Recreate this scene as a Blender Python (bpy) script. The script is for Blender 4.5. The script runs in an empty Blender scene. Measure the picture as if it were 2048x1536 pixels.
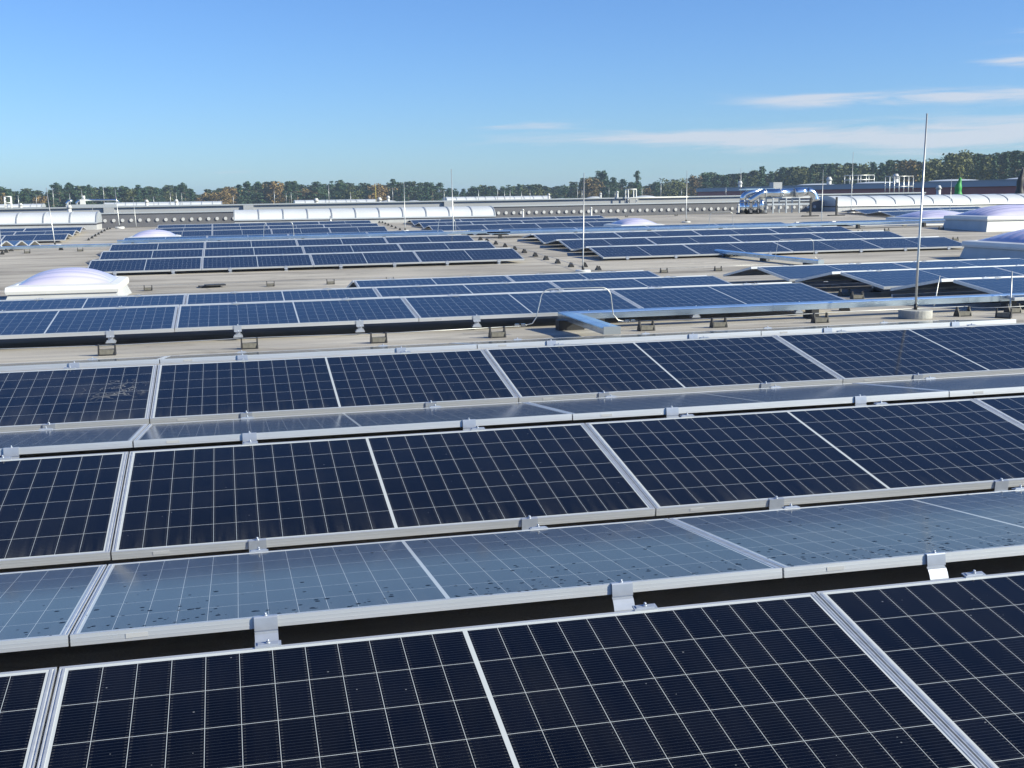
import bpy, math, random
from mathutils import Vector, Matrix
random.seed(7)
S = bpy.context.scene
C = S.collection
R = math.radians

# ------------------------------------------------------------------ camera
cam_d = bpy.data.cameras.new('camera'); cam = bpy.data.objects.new('camera', cam_d); C.objects.link(cam)
PITCH, YAW, ROLL, EYE = -.1544, .2263, -.0129, 1.2964
fw = Vector((math.sin(YAW)*math.cos(PITCH), math.cos(YAW)*math.cos(PITCH), math.sin(PITCH)))
rt = Vector((math.cos(YAW), -math.sin(YAW), 0)); up = rt.cross(fw)
r2 = rt*math.cos(ROLL)+up*math.sin(ROLL); u2 = -rt*math.sin(ROLL)+up*math.cos(ROLL)
M = Matrix((r2, u2, -fw)).transposed().to_4x4(); M.translation = Vector((0, 0, EYE))
cam.matrix_world = M
cam_d.sensor_width = 36; cam_d.lens = 36*2415.5/2048
cam_d.clip_start = .05; cam_d.clip_end = 6000
S.camera = cam

# ------------------------------------------------------------------ light
SUN_EL, SUN_ROT = R(27), R(120)
W_ = bpy.data.worlds.new('World'); S.world = W_; W_.use_nodes = True
nt = W_.node_tree; nt.nodes.clear()
def N(t, typ, **kw):
    n = t.nodes.new(typ)
    for k, v in kw.items(): setattr(n, k, v)
    return n
out = N(nt, 'ShaderNodeOutputWorld'); bg = N(nt, 'ShaderNodeBackground')
sky = N(nt, 'ShaderNodeTexSky', sky_type='NISHITA', sun_disc=False, sun_elevation=SUN_EL, sun_rotation=SUN_ROT,
        altitude=300, air_density=1.0, dust_density=.25, ozone_density=1.8)
bg.inputs['Strength'].default_value = .082
nt.links.new(bg.outputs[0], out.inputs[0])
def wm(op, a, b=None, c=None, clamp=False):
    n = N(nt, 'ShaderNodeMath', operation=op, use_clamp=clamp)
    for i, v in enumerate((a, b, c)):
        if v is None: continue
        if isinstance(v, (int, float)): n.inputs[i].default_value = v
        else: nt.links.new(v, n.inputs[i])
    return n.outputs[0]
tc = N(nt, 'ShaderNodeTexCoord'); sp = N(nt, 'ShaderNodeSeparateXYZ'); nt.links.new(tc.outputs['Generated'], sp.inputs[0])
az = wm('ARCTAN2', sp.outputs[0], sp.outputs[1]); el = wm('ARCSINE', sp.outputs[2])
cb = N(nt, 'ShaderNodeCombineXYZ'); nt.links.new(wm('MULTIPLY', az, 5), cb.inputs[0]); nt.links.new(wm('MULTIPLY', el, 60), cb.inputs[1])
nz = N(nt, 'ShaderNodeTexNoise'); nt.links.new(cb.outputs[0], nz.inputs['Vector']); nz.inputs['Scale'].default_value = 1.7
nz.inputs['Detail'].default_value = 10; nz.inputs['Roughness'].default_value = .62; nz.inputs['Distortion'].default_value = .5
def band(e0, slope, width, a0, a1, soft, amp):
    d = wm('SUBTRACT', el, wm('MULTIPLY_ADD', az, slope, e0))
    g = wm('EXPONENT', wm('MULTIPLY', wm('MULTIPLY', d, d), -1/(width*width)))
    m0 = wm('DIVIDE', wm('SUBTRACT', az, a0), soft, clamp=True); m1 = wm('DIVIDE', wm('SUBTRACT', a1, az), soft, clamp=True)
    return wm('MULTIPLY', wm('MULTIPLY', g, amp), wm('MULTIPLY', m0, m1))
bands = [band(.045, -.004, .0085, .13, .95, .22, .95), band(.074, -.0065, .0065, .38, 1.05, .08, 1.05), band(.098, -.0065, .006, .555, 1.2, .06, .9), band(.117, -.0065, .004, .575, 1.2, .05, .8),
         band(.057, 0, .004, .18, .30, .04, .7), band(.028, .02, .016, .3, 1.2, .3, .7), band(.022, 0, .002, -.02, .03, .015, .6)]
tot = bands[0]
for b_ in bands[1:]: tot = wm('ADD', tot, b_)
cl = wm('MULTIPLY', wm('SUBTRACT', wm('ADD', wm('MULTIPLY', tot, .5), wm('MULTIPLY', nz.outputs[0], 2.3)), 1.27), 2.0, clamp=True)
cl = wm('MULTIPLY', cl, wm('MULTIPLY', tot, 1.3, clamp=True))
cl = wm('MULTIPLY', cl, .80)
wb = N(nt, 'ShaderNodeMix', data_type='RGBA', blend_type='MULTIPLY'); wb.inputs[0].default_value = 1; wb.inputs[7].default_value = (.48, .72, 1.13, 1)   # camera's cool white balance
nt.links.new(sky.outputs[0], wb.inputs[6])
mx = N(nt, 'ShaderNodeMix', data_type='RGBA'); nt.links.new(cl, mx.inputs[0]); nt.links.new(wb.outputs[2], mx.inputs[6]); mx.inputs[7].default_value = (4.9, 5.2, 5.8, 1)
nt.links.new(mx.outputs[2], bg.inputs['Color'])

sun_d = bpy.data.lights.new('sun', 'SUN'); sun = bpy.data.objects.new('sun', sun_d); C.objects.link(sun)
sun_d.energy = 5.0; sun_d.angle = R(.5); sun_d.color = (1, .945, .74)
sd = Vector((math.sin(SUN_ROT)*math.cos(SUN_EL), math.cos(SUN_ROT)*math.cos(SUN_EL), math.sin(SUN_EL)))
sun.rotation_euler = sd.to_track_quat('Z', 'Y').to_euler(); sun.location = (20, -20, 30)
S.view_settings.view_transform = 'Standard'; S.view_settings.look = 'None'
S.view_settings.exposure = 0.78; S.view_settings.gamma = 1
S.cycles.max_bounces = 6

# ------------------------------------------------------------------ helpers
def tag(o, label=None, cat=None, group=None, kind=None):
    if label: o['label'] = label
    if cat: o['category'] = cat
    if group: o['group'] = group
    if kind: o['kind'] = kind
    return o
def empty(name, loc, rot=(0, 0, 0)):
    o = bpy.data.objects.new(name, None); o.empty_display_size = .1; C.objects.link(o); o.location = loc; o.rotation_euler = rot
    return o
def link(name, me, parent=None, loc=(0, 0, 0), rot=(0, 0, 0)):
    o = bpy.data.objects.new(name, me); C.objects.link(o); o.location = loc; o.rotation_euler = rot
    if parent: o.parent = parent
    return o
class MB:
    def __init__(s): s.v = []; s.f = []; s.sm = []
    def add(s, vs, fs, smooth=False):
        n = len(s.v); s.v += [tuple(p) for p in vs]; s.f += [tuple(i+n for i in q) for q in fs]; s.sm += [smooth]*len(fs); return s
    def box(s, x0, x1, y0, y1, z0, z1):
        return s.add([(x0,y0,z0),(x1,y0,z0),(x1,y1,z0),(x0,y1,z0),(x0,y0,z1),(x1,y0,z1),(x1,y1,z1),(x0,y1,z1)],
                     [(0,3,2,1),(4,5,6,7),(0,1,5,4),(1,2,6,5),(2,3,7,6),(3,0,4,7)])
    def prism(s, prof, x0, x1, ax='x', smooth=False):      # closed profile extruded along an axis
        n = len(prof); P = []
        if smooth:
            for a in (x0, x1):
                k0 = len(s.v); s.v += [(a, p, q) if ax == 'x' else (p, a, q) if ax == 'y' else (p, q, a) for p, q in prof]; s.f.append(tuple(range(k0, k0+n))); s.sm.append(False)
        for a in (x0, x1):
            for (p, q) in prof: P.append((a, p, q) if ax == 'x' else (p, a, q) if ax == 'y' else (p, q, a))
        F = [tuple(range(n))[::-1], tuple(range(n, 2*n))]
        k = len(s.v); s.v += P
        if not smooth: s.f += [tuple(i+k for i in q) for q in F]; s.sm += [False]*2
        m = n-1 if smooth else n
        s.f += [(k+i, k+(i+1) % n, k+n+(i+1) % n, k+n+i) for i in range(m)]; s.sm += [smooth]*m
        if smooth:
            k2 = len(s.v); s.v += [P[n-1], P[0], P[n], P[2*n-1]]; s.f.append((k2, k2+1, k2+2, k2+3)); s.sm.append(False)
        return s
    def tube(s, pts, r, n=10, caps=True):
        pts = [Vector(p) for p in pts]; rings = []; base = len(s.v); prev = None
        rs = r if isinstance(r, (list, tuple)) else [r]*len(pts)
        for i, p in enumerate(pts):
            d = (pts[min(i+1, len(pts)-1)]-pts[max(i-1, 0)]).normalized()
            if prev is None:
                a = Vector((0, 0, 1)) if abs(d.z) < .9 else Vector((1, 0, 0)); u = d.cross(a).normalized()
            else: u = (prev-d*prev.dot(d)).normalized()
            prev = u; w = d.cross(u)
            for k in range(n):
                t = 2*math.pi*k/n; s.v.append(tuple(p+(u*math.cos(t)+w*math.sin(t))*rs[i]))
        m = len(pts)
        for i in range(m-1):
            for k in range(n):
                a = base+i*n+k; b = base+i*n+(k+1) % n; s.f.append((a, b, b+n, a+n)); s.sm.append(True)
        if caps:
            s.f.append(tuple(base+k for k in range(n))[::-1]); s.f.append(tuple(base+(m-1)*n+k for k in range(n))); s.sm += [False, False]
        return s
    def mesh(s, name, mat):
        me = bpy.data.meshes.new(name); me.from_pydata(s.v, [], s.f); me.polygons.foreach_set('use_smooth', s.sm)
        me.materials.append(mat); me.update(); return me
    def build(s, name, mat, parent=None, loc=(0, 0, 0), rot=(0, 0, 0), bevel=0):
        o = link(name, s.mesh(name, mat), parent, loc, rot)
        if bevel:
            m = o.modifiers.new('bevel', 'BEVEL'); m.width = bevel; m.segments = 2; m.limit_method = 'ANGLE'
        return o

WORDS = ['zeroth','first','second','third','fourth','fifth','sixth','seventh','eighth','ninth','tenth','eleventh','twelfth','thirteenth','fourteenth',
 'fifteenth','sixteenth','seventeenth','eighteenth','nineteenth','twentieth']
TENS = {20:'twenty', 30:'thirty', 40:'forty', 50:'fifty', 60:'sixty', 70:'seventy', 80:'eighty', 90:'ninety'}
def nth(n):
    if n <= 20: return WORDS[n]
    if n > 99: return 'hundred and '+nth(n-100) if n > 100 else 'hundredth'
    t, u = n//10*10, n % 10
    return TENS[t][:-1]+'ieth' if u == 0 else TENS[t]+'-'+WORDS[u]

# ------------------------------------------------------------------ materials
def mat(name, col, rough=.6, metal=0., noise=0., nscale=6, spec=.5, stretch=(1, 1, 1), bump=0., bscale=40):
    m = bpy.data.materials.new(name); m.use_nodes = True; t = m.node_tree; p = t.nodes['Principled BSDF']
    p.inputs['Base Color'].default_value = (*col, 1); p.inputs['Roughness'].default_value = rough
    p.inputs['Metallic'].default_value = metal; p.inputs['Specular IOR Level'].default_value = spec
    if noise or bump:
        tc = t.nodes.new('ShaderNodeTexCoord'); mp = t.nodes.new('ShaderNodeMapping'); mp.inputs['Scale'].default_value = stretch
        t.links.new(tc.outputs['Object'], mp.inputs['Vector'])
    if noise:
        n = t.nodes.new('ShaderNodeTexNoise'); n.inputs['Scale'].default_value = nscale; n.inputs['Detail'].default_value = 6
        t.links.new(mp.outputs[0], n.inputs['Vector'])
        r = t.nodes.new('ShaderNodeValToRGB'); r.color_ramp.elements[0].position = .3; r.color_ramp.elements[1].position = .72
        r.color_ramp.elements[0].color = (*[c*(1-noise) for c in col], 1); r.color_ramp.elements[1].color = (*[min(1, c*(1+noise)) for c in col], 1)
        t.links.new(n.outputs[0], r.inputs[0]); t.links.new(r.outputs[0], p.inputs['Base Color'])
    if bump:
        n = t.nodes.new('ShaderNodeTexNoise'); n.inputs['Scale'].default_value = bscale; n.inputs['Detail'].default_value = 4
        t.links.new(mp.outputs[0], n.inputs['Vector']); b = t.nodes.new('ShaderNodeBump'); b.inputs['Strength'].default_value = bump
        b.inputs['Distance'].default_value = .01
        t.links.new(n.outputs[0], b.inputs['Height']); t.links.new(b.outputs[0], p.inputs['Normal'])
    return m
ALU = mat('anodised_aluminium', (.59, .61, .64), .42, .55, .10, 5, stretch=(.3, 6, 6))
CLAMP = mat('clamp_aluminium', (.42, .46, .54), .35, .5, .08, 20)
STEEL = mat('stainless_steel', (.7, .7, .7), .18, 1)
GALV = mat('galvanised_sheet', (.50, .60, .70), .2, .85, .14, 3, stretch=(1, 3, 3), bump=.12, bscale=2.2)
GALVR = mat('galvanised_rod', (.48, .49, .49), .4, .7, .1, 20)
BLACK = mat('black_plastic', (.022, .022, .024), .5, 0, .2, 20)
CONC = mat('concrete', (.33, .33, .32), .9, 0, .22, 9, bump=.5, bscale=60)
CURB = mat('curb_sheet', (.42, .43, .44), .55, .1, .08, 3)
WHITE = mat('white_coated_frame', (.62, .63, .63), .4, 0, .04, 4)
BSHEET = mat('back_sheet', (.35, .36, .38), .6)

L, W, P, TILT = 2.325, 1.134, 2.332, .1354
WR, WV = .239, .149
def glass(name, drops=0., stain=0., cell=(.0010, .0016, .0050)):
    m = bpy.data.materials.new(name); m.use_nodes = True; t = m.node_tree; p = t.nodes['Principled BSDF']
    def q(op, a, b=None, c=None, clamp=False):
        n = N(t, 'ShaderNodeMath', operation=op, use_clamp=clamp)
        for i, v in enumerate((a, b, c)):
            if v is None: continue
            if isinstance(v, (int, float)): n.inputs[i].default_value = v
            else: t.links.new(v, n.inputs[i])
        return n.outputs[0]
    def mixc(f, a, b):
        n = N(t, 'ShaderNodeMix', data_type='RGBA')
        for i, v in ((0, f), (6, a), (7, b)):
            if isinstance(v, tuple): n.inputs[i].default_value = (*v, 1)
            elif isinstance(v, (int, float)): n.inputs[i].default_value = v
            else: t.links.new(v, n.inputs[i])
        return n.outputs[2]
    tc = N(t, 'ShaderNodeTexCoord'); s = N(t, 'ShaderNodeSeparateXYZ'); t.links.new(tc.outputs['Object'], s.inputs[0])
    x, y = s.outputs[0], s.outputs[1]
    ax = q('ABSOLUTE', x); c0 = .0065; cw = (L/2-.019-.006-c0)/12; ch = (W-.022-.020)/6
    u = q('DIVIDE', q('SUBTRACT', ax, c0), cw); fu = q('MULTIPLY', q('FRACT', u), cw)
    du = q('MINIMUM', fu, q('SUBTRACT', cw, fu)); lu = q('LESS_THAN', du, .0007)
    v = q('DIVIDE', q('ADD', y, 3*ch), ch); fv = q('MULTIPLY', q('FRACT', v), ch)
    dv = q('MINIMUM', fv, q('SUBTRACT', ch, fv)); lv = q('LESS_THAN', dv, .0009)
    edge = q('MAXIMUM', q('LESS_THAN', ax, c0), q('GREATER_THAN', ax, c0+12*cw-.0012))
    edgev = q('GREATER_THAN', q('ABSOLUTE', y), 3*ch-.001)
    line = q('MAXIMUM', q('MAXIMUM', lu, lv), q('MAXIMUM', edge, edgev))
    # busbars: fine wires along the long side, with solder dots near the cell edges
    bp = ch/14; fb = q('ABSOLUTE', q('SUBTRACT', q('FRACT', q('DIVIDE', fv, bp)), .5)); bus = q('LESS_THAN', fb, .075)
    dots = q('MULTIPLY', q('LESS_THAN', fb, .16), q('LESS_THAN', q('ABSOLUTE', q('SUBTRACT', du, .007)), .0028))
    # per-cell and per-panel tone
    cid = N(t, 'ShaderNodeCombineXYZ'); t.links.new(q('FLOOR', u), cid.inputs[0]); t.links.new(q('FLOOR', v), cid.inputs[1])
    wn = N(t, 'ShaderNodeTexWhiteNoise', noise_dimensions='3D')
    oi = N(t, 'ShaderNodeObjectInfo'); t.links.new(q('ADD', q('MULTIPLY', oi.outputs['Random'], 50), q('SIGN', x)), cid.inputs[2]); t.links.new(cid.outputs[0], wn.inputs['Vector'])
    tone = q('MULTIPLY_ADD', wn.outputs['Value'], .5, q('MULTIPLY_ADD', oi.outputs['Random'], .35, .6))
    cc = N(t, 'ShaderNodeVectorMath', operation='SCALE'); cc.inputs[0].default_value = cell; t.links.new(tone, cc.inputs['Scale'])
    col = mixc(q('MULTIPLY', bus, .8), cc.outputs[0], (.020, .023, .030)); col = mixc(q('MULTIPLY', dots, .6), col, (.05, .05, .05))
    col = mixc(line, col, (.47, .50, .52))
    mps = N(t, 'ShaderNodeMapping'); mps.inputs['Scale'].default_value = (16, 1.2, 1); rs = N(t, 'ShaderNodeVectorMath', operation='ADD'); t.links.new(tc.outputs['Object'], rs.inputs[0]); rr2 = N(t, 'ShaderNodeCombineXYZ'); t.links.new(q('MULTIPLY', oi.outputs['Random'], 37), rr2.inputs[1]); t.links.new(rr2.outputs[0], rs.inputs[1]); t.links.new(rs.outputs[0], mps.inputs[0])
    ns = N(t, 'ShaderNodeTexNoise'); ns.inputs['Scale'].default_value = 1.5; ns.inputs['Detail'].default_value = 5; t.links.new(mps.outputs[0], ns.inputs[0])
    low = q('POWER', q('SUBTRACT', .5, q('DIVIDE', y, W), clamp=True), 14)
    col = mixc(q('MULTIPLY', q('SUBTRACT', ns.outputs[0], .45, clamp=True), q('MULTIPLY_ADD', low, .5, .025)), col, (.30, .29, .26))
    rough = .06; spec = .5
    # dust film, and water specks whose glint is painted as pale colour
    ob = N(t, 'ShaderNodeVectorMath', operation='ADD'); t.links.new(tc.outputs['Object'], ob.inputs[0]); 
    rv = N(t, 'ShaderNodeCombineXYZ'); t.links.new(q('MULTIPLY', oi.outputs['Random'], 91), rv.inputs[0]); t.links.new(rv.outputs[0], ob.inputs[1])
    dn = N(t, 'ShaderNodeTexNoise'); t.links.new(ob.outputs[0], dn.inputs['Vector']); dn.inputs['Scale'].default_value = 3; dn.inputs['Detail'].default_value = 8
    dust = q('MULTIPLY', q('SUBTRACT', dn.outputs[0], .42, clamp=True), .045+.20*stain)
    col = mixc(dust, col, (.30, .29, .27))
    vo = N(t, 'ShaderNodeTexVoronoi'); t.links.new(ob.outputs[0], vo.inputs['Vector']); vo.inputs['Scale'].default_value = 30
    sv = N(t, 'ShaderNodeSeparateColor'); t.links.new(vo.outputs['Color'], sv.inputs[0])
    speck = q('MULTIPLY', q('LESS_THAN', vo.outputs['Distance'], q('MULTIPLY_ADD', sv.outputs[1], .07, .02)), q('GREATER_THAN', sv.outputs[0], .80 if not stain else .45))
    col = mixc(q('MULTIPLY', speck, .5), col, (.28, .29, .30))
    if stain:
        n2 = N(t, 'ShaderNodeTexNoise'); t.links.new(ob.outputs[0], n2.inputs['Vector']); n2.inputs['Scale'].default_value = 4; n2.inputs['Detail'].default_value = 3; n2.inputs['Distortion'].default_value = 2.5
        msk = q('MULTIPLY', q('SUBTRACT', 1, q('MULTIPLY', q('ADD', q('POWER', q('SUBTRACT', x, .92), 2), q('POWER', q('SUBTRACT', y, .05), 2)), 16), clamp=True), q('LESS_THAN', q('ABSOLUTE', q('SUBTRACT', n2.outputs[0], .5)), .012))
        col = mixc(q('MULTIPLY', msk, .45), col, (.42, .41, .36))
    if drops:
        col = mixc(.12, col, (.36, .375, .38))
        vd = N(t, 'ShaderNodeTexVoronoi'); t.links.new(ob.outputs[0], vd.inputs['Vector']); vd.inputs['Scale'].default_value = 34
        sc = N(t, 'ShaderNodeSeparateColor'); t.links.new(vd.outputs['Color'], sc.inputs[0])
        n3 = N(t, 'ShaderNodeTexNoise'); t.links.new(ob.outputs[0], n3.inputs['Vector']); n3.inputs['Scale'].default_value = 5; n3.inputs['Detail'].default_value = 2
        near = q('POWER', q('SUBTRACT', .5, q('DIVIDE', y, W), clamp=True), 9)
        dens = q('ADD', q('MULTIPLY', near, q('MULTIPLY', q('SUBTRACT', n3.outputs[0], .36, clamp=True), 10*drops)), .04*drops)
        r_ = q('MULTIPLY_ADD', sc.outputs[1], .22, .14)
        dm = q('MULTIPLY', q('LESS_THAN', vd.outputs['Distance'], r_), q('LESS_THAN', sc.outputs[0], dens))
        sp_ = q('MULTIPLY_ADD', dm, -.42, .5); t.links.new(sp_, p.inputs['Specular IOR Level'])
        t.links.new(q('MULTIPLY_ADD', dm, .25, .12), p.inputs['Roughness']); col = mixc(dm, col, (.006, .010, .020))
    else:
        p.inputs['Roughness'].default_value = rough
        t.links.new(q('MULTIPLY_ADD', dn.outputs[0], .10, .03), p.inputs['Roughness'])
    p.inputs['IOR'].default_value = 1.29
    t.links.new(col, p.inputs['Base Color'])
    return m
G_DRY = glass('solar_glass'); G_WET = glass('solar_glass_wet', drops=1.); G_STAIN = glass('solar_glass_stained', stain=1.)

def roof_mat():
    m = bpy.data.materials.new('roof_membrane'); m.use_nodes = True; t = m.node_tree; p = t.nodes['Principled BSDF']
    tc = N(t, 'ShaderNodeTexCoord'); mp = N(t, 'ShaderNodeMapping'); mp.inputs['Scale'].default_value = (.22, 1.5, 1); t.links.new(tc.outputs['Object'], mp.inputs[0])
    n = N(t, 'ShaderNodeTexNoise'); n.inputs['Scale'].default_value = 1.3; n.inputs['Detail'].default_value = 9; n.inputs['Roughness'].default_value = .62; t.links.new(mp.outputs[0], n.inputs[0])
    r = N(t, 'ShaderNodeValToRGB'); e = r.color_ramp.elements; e[0].position = .30; e[0].color = (.17, .152, .130, 1); e[1].position = .64; e[1].color = (.45, .42, .37, 1)
    k = e.new(.47); k.color = (.36, .332, .295, 1); t.links.new(n.outputs[0], r.inputs[0])
    n2 = N(t, 'ShaderNodeTexNoise'); n2.inputs['Scale'].default_value = .25; n2.inputs['Detail'].default_value = 5; t.links.new(tc.outputs['Object'], n2.inputs[0])
    mr = N(t, 'ShaderNodeMapRange'); mr.inputs[1].default_value = .35; mr.inputs[2].default_value = .7; mr.inputs[3].default_value = .80; mr.inputs[4].default_value = 1.12; t.links.new(n2.outputs[0], mr.inputs[0])
    # lapped seams every metre, running along the rows
    s = N(t, 'ShaderNodeSeparateXYZ'); t.links.new(tc.outputs['Object'], s.inputs[0])
    a = N(t, 'ShaderNodeMath', operation='FRACT'); b = N(t, 'ShaderNodeMath', operation='ADD'); b.inputs[1].default_value = .27; t.links.new(s.outputs[1], b.inputs[0]); t.links.new(b.outputs[0], a.inputs[0])
    c = N(t, 'ShaderNodeMath', operation='LESS_THAN'); c.inputs[1].default_value = .022; t.links.new(a.outputs[0], c.inputs[0])
    c2 = N(t, 'ShaderNodeMath', operation='MULTIPLY_ADD'); c2.inputs[1].default_value = -.30; c2.inputs[2].default_value = 1; t.links.new(c.outputs[0], c2.inputs[0])
    fm = N(t, 'ShaderNodeMath', operation='MULTIPLY'); t.links.new(c2.outputs[0], fm.inputs[0]); t.links.new(mr.outputs[0], fm.inputs[1])
    n3 = N(t, 'ShaderNodeTexNoise'); n3.inputs['Scale'].default_value = 90; n3.inputs['Detail'].default_value = 3; t.links.new(tc.outputs['Object'], n3.inputs[0])
    m3 = N(t, 'ShaderNodeMapRange'); m3.inputs[3].default_value = .8; m3.inputs[4].default_value = 1.2; t.links.new(n3.outputs[0], m3.inputs[0])
    fm2 = N(t, 'ShaderNodeMath', operation='MULTIPLY'); t.links.new(fm.outputs[0], fm2.inputs[0]); t.links.new(m3.outputs[0], fm2.inputs[1])
    mp4 = N(t, 'ShaderNodeMapping'); mp4.inputs['Scale'].default_value = (.35, 1.1, 1); t.links.new(tc.outputs['Object'], mp4.inputs[0])
    n4 = N(t, 'ShaderNodeTexNoise'); n4.inputs['Scale'].default_value = .9; n4.inputs['Detail'].default_value = 4; n4.inputs['Distortion'].default_value = .8; t.links.new(mp4.outputs[0], n4.inputs[0])
    d4 = N(t, 'ShaderNodeMath', operation='SUBTRACT'); d4.inputs[1].default_value = .56; t.links.new(n4.outputs[0], d4.inputs[0])
    a4 = N(t, 'ShaderNodeMath', operation='ABSOLUTE'); t.links.new(d4.outputs[0], a4.inputs[0])
    m4 = N(t, 'ShaderNodeMapRange'); m4.inputs[1].default_value = 0; m4.inputs[2].default_value = .02; m4.inputs[3].default_value = .74; m4.inputs[4].default_value = 1; t.links.new(a4.outputs[0], m4.inputs[0])
    fm3 = N(t, 'ShaderNodeMath', operation='MULTIPLY'); t.links.new(fm2.outputs[0], fm3.inputs[0]); t.links.new(m4.outputs[0], fm3.inputs[1]); fm2 = fm3
    v = N(t, 'ShaderNodeVectorMath', operation='SCALE'); t.links.new(r.outputs[0], v.inputs[0]); t.links.new(fm2.outputs[0], v.inputs['Scale']); t.links.new(v.outputs[0], p.inputs['Base Color'])
    p.inputs['Roughness'].default_value = .85; bp = N(t, 'ShaderNodeBump'); bp.inputs['Strength'].default_value = .5; bp.inputs['Distance'].default_value = .006
    t.links.new(n3.outputs[0], bp.inputs['Height']); t.links.new(bp.outputs[0], p.inputs['Normal'])
    return m
ROOF = roof_mat()

# ------------------------------------------------------------------ setting: ground and the saw-pitched roof
PR = [(-13.05, 0), (-1.1, -.395), (10.8, -.01), (22.85, -.335), (34.7, .03), (46.6, -.31), (58.5, .05), (62, 0), (66, 0)]
SX = .006
def zr(x, y):
    for (a, za), (b, zb) in zip(PR, PR[1:]):
        if y <= b or (b, zb) == PR[-1]:
            return za+(zb-za)*(max(y, a)-a)/(b-a)+SX*x
mb = MB(); xs = (-75, 56)
for (y, z) in PR: mb.v += [(xs[0], y, z+SX*xs[0]), (xs[1], y, z+SX*xs[1])]
n = len(PR)
for i in range(n-1): mb.f.append((2*i, 2*i+1, 2*i+3, 2*i+2)); mb.sm.append(False)
b0 = len(mb.v)
for (y, z) in PR: mb.v += [(xs[0], y, -11.5), (xs[1], y, -11.5)]
for i in range(n-1):
    mb.f += [(2*i, 2*i+2, b0+2*i+2, b0+2*i), (2*i+1, b0+2*i+1, b0+2*i+3, 2*i+3)]; mb.sm += [False]*2
mb.f += [(0, b0, b0+1, 1), (2*n-2, 2*n-1, b0+2*n-1, b0+2*n-2)]; mb.sm += [False]*2
tag(mb.build('roof', ROOF), kind='structure')
GRASS = mat('forest_floor', (.07, .085, .04), .95, 0, .4, .05)
g = MB(); g.add([(-3000, -300, -11.6), (3000, -300, -11.6), (3000, 4000, -11.6), (-3000, 4000, -11.6)], [(0, 1, 2, 3)])
tag(g.build('ground', GRASS), kind='structure')
# ------------------------------------------------------------------ solar panels
FW, FE, FH = .0105, .017, .035
fr = MB()
fr.box(-L/2, L/2, -W/2, -W/2+FW, -FH, 0); fr.box(-L/2, L/2, W/2-FW, W/2, -FH, 0)
for s_ in (-1, 1):
    q = [(s_*(L/2-d), z) for d, z in ((FE, -FH), (FE, 0), (.010, 0), (.0085, -.003), (.0045, -.003), (.0035, -.0005), (0, -.0005), (0, -FH))]
    fr.prism([(p, z) for p, z in q], -W/2+FW, W/2-FW, 'y')
for s_ in (-1, 1):   # extrusion grooves of the long sides, drainage slots
    for z0 in (-.012, -.024): fr.box(-L/2, L/2, s_*(W/2)-.0006, s_*(W/2)+.0006, z0-.0012, z0+.0012)
ME_FRAME = fr.mesh('frame', ALU)
def glass_mesh(m):
    b = MB(); b.box(-L/2+FE, L/2-FE, -W/2+FW, W/2-FW, -.0065, -.0015); return b.mesh('glass', m)
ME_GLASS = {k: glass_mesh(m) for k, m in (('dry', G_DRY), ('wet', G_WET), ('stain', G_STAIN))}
bs = MB(); bs.box(-L/2+FW, L/2-FW, -W/2+FW, W/2-FW, -.0085, -.0070)
for x in (-.35, 0, .35): bs.box(x-.03, x+.03, -.04, .04, -.03, -.0085)
ME_BACK = bs.mesh('back_sheet', BSHEET)
sk = MB(); sk.box(-L/2+.16, -L/2+.225, -W/2-.0016, -W/2-.0008, -.026, -.012); ME_STK = sk.mesh('rating_sticker', mat('sticker', (.38, .39, .41), .5)); CW = .036
def bolt(b, x, y, z, r=.0065, h=.010):
    b.tube([(x, y, z), (x, y, z+h*.5)], r*1.7, 8); b.tube([(x, y, z+h*.5), (x, y, z+h*1.6)], r, 6)
def clamp_ridge():   # hooks over the high edge of the away-tilted panel and bends down to the post below
    y = -W/2
    o = [(y+.012, .0025), (y-.006, .0025), (y-.009, -.002), (y-.010, -.040), (y-.004, -.046), (y-.012, -.052), (y-.020, -.066), (y-.026, -.085), (y-.028, -.105), (y-.024, -.130), (y-.014, -.150), (y-.004, -.165)]
    i = [(p+.003, q) for p, q in o]; i[0] = (y+.012, .0002); i[1] = (y-.002, .0002)
    b = MB(); b.prism(o+i[::-1], -CW, CW, 'x', False); bolt(b, 0, y+.003, .0025, .004, .006)
    return b.mesh('clamp', CLAMP)
def clamp_edge():   # facing panel, low edge
    y = -W/2; b = MB()
    b.prism([(y+.012, .0025), (y-.006, .0025), (y-.009, -.046), (y-.028, -.052), (y-.028, -.055), (y-.006, -.049), (y-.003, .0002), (y+.012, .0002)], -CW, CW)
    bolt(b, 0, y+.003, .0025, .005, .007); bolt(b, .0, y-.02, -.053, .004, .005)
    return b.mesh('clamp', CLAMP)
def clamp_top():    # little end plate with bolt on the facing panel's high edge
    y = W/2; b = MB(); b.box(-.038, .038, y-.008, y+.020, .0005, .005); b.box(-.030, .030, y-.002, y+.014, .005, .008); bolt(b, 0, y+.006, .008, .004, .007)
    return b.mesh('clamp', CLAMP)
def foot_mesh(a):
    b = MB(); y = -W/2
    b.box(-.022, .022, y-.004, y+.03, -.085, -.036); b.box(-.036, .036, y-.014, y+.045, -.100, -.085)
    b.box(-.045, .045, y-.020, y+.07, -.112, -.100)
    return b.mesh('support_foot', CLAMP)
ME_CR, ME_CE, ME_CT, ME_FOOT = clamp_ridge(), clamp_edge(), clamp_top(), foot_mesh(0)
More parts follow.
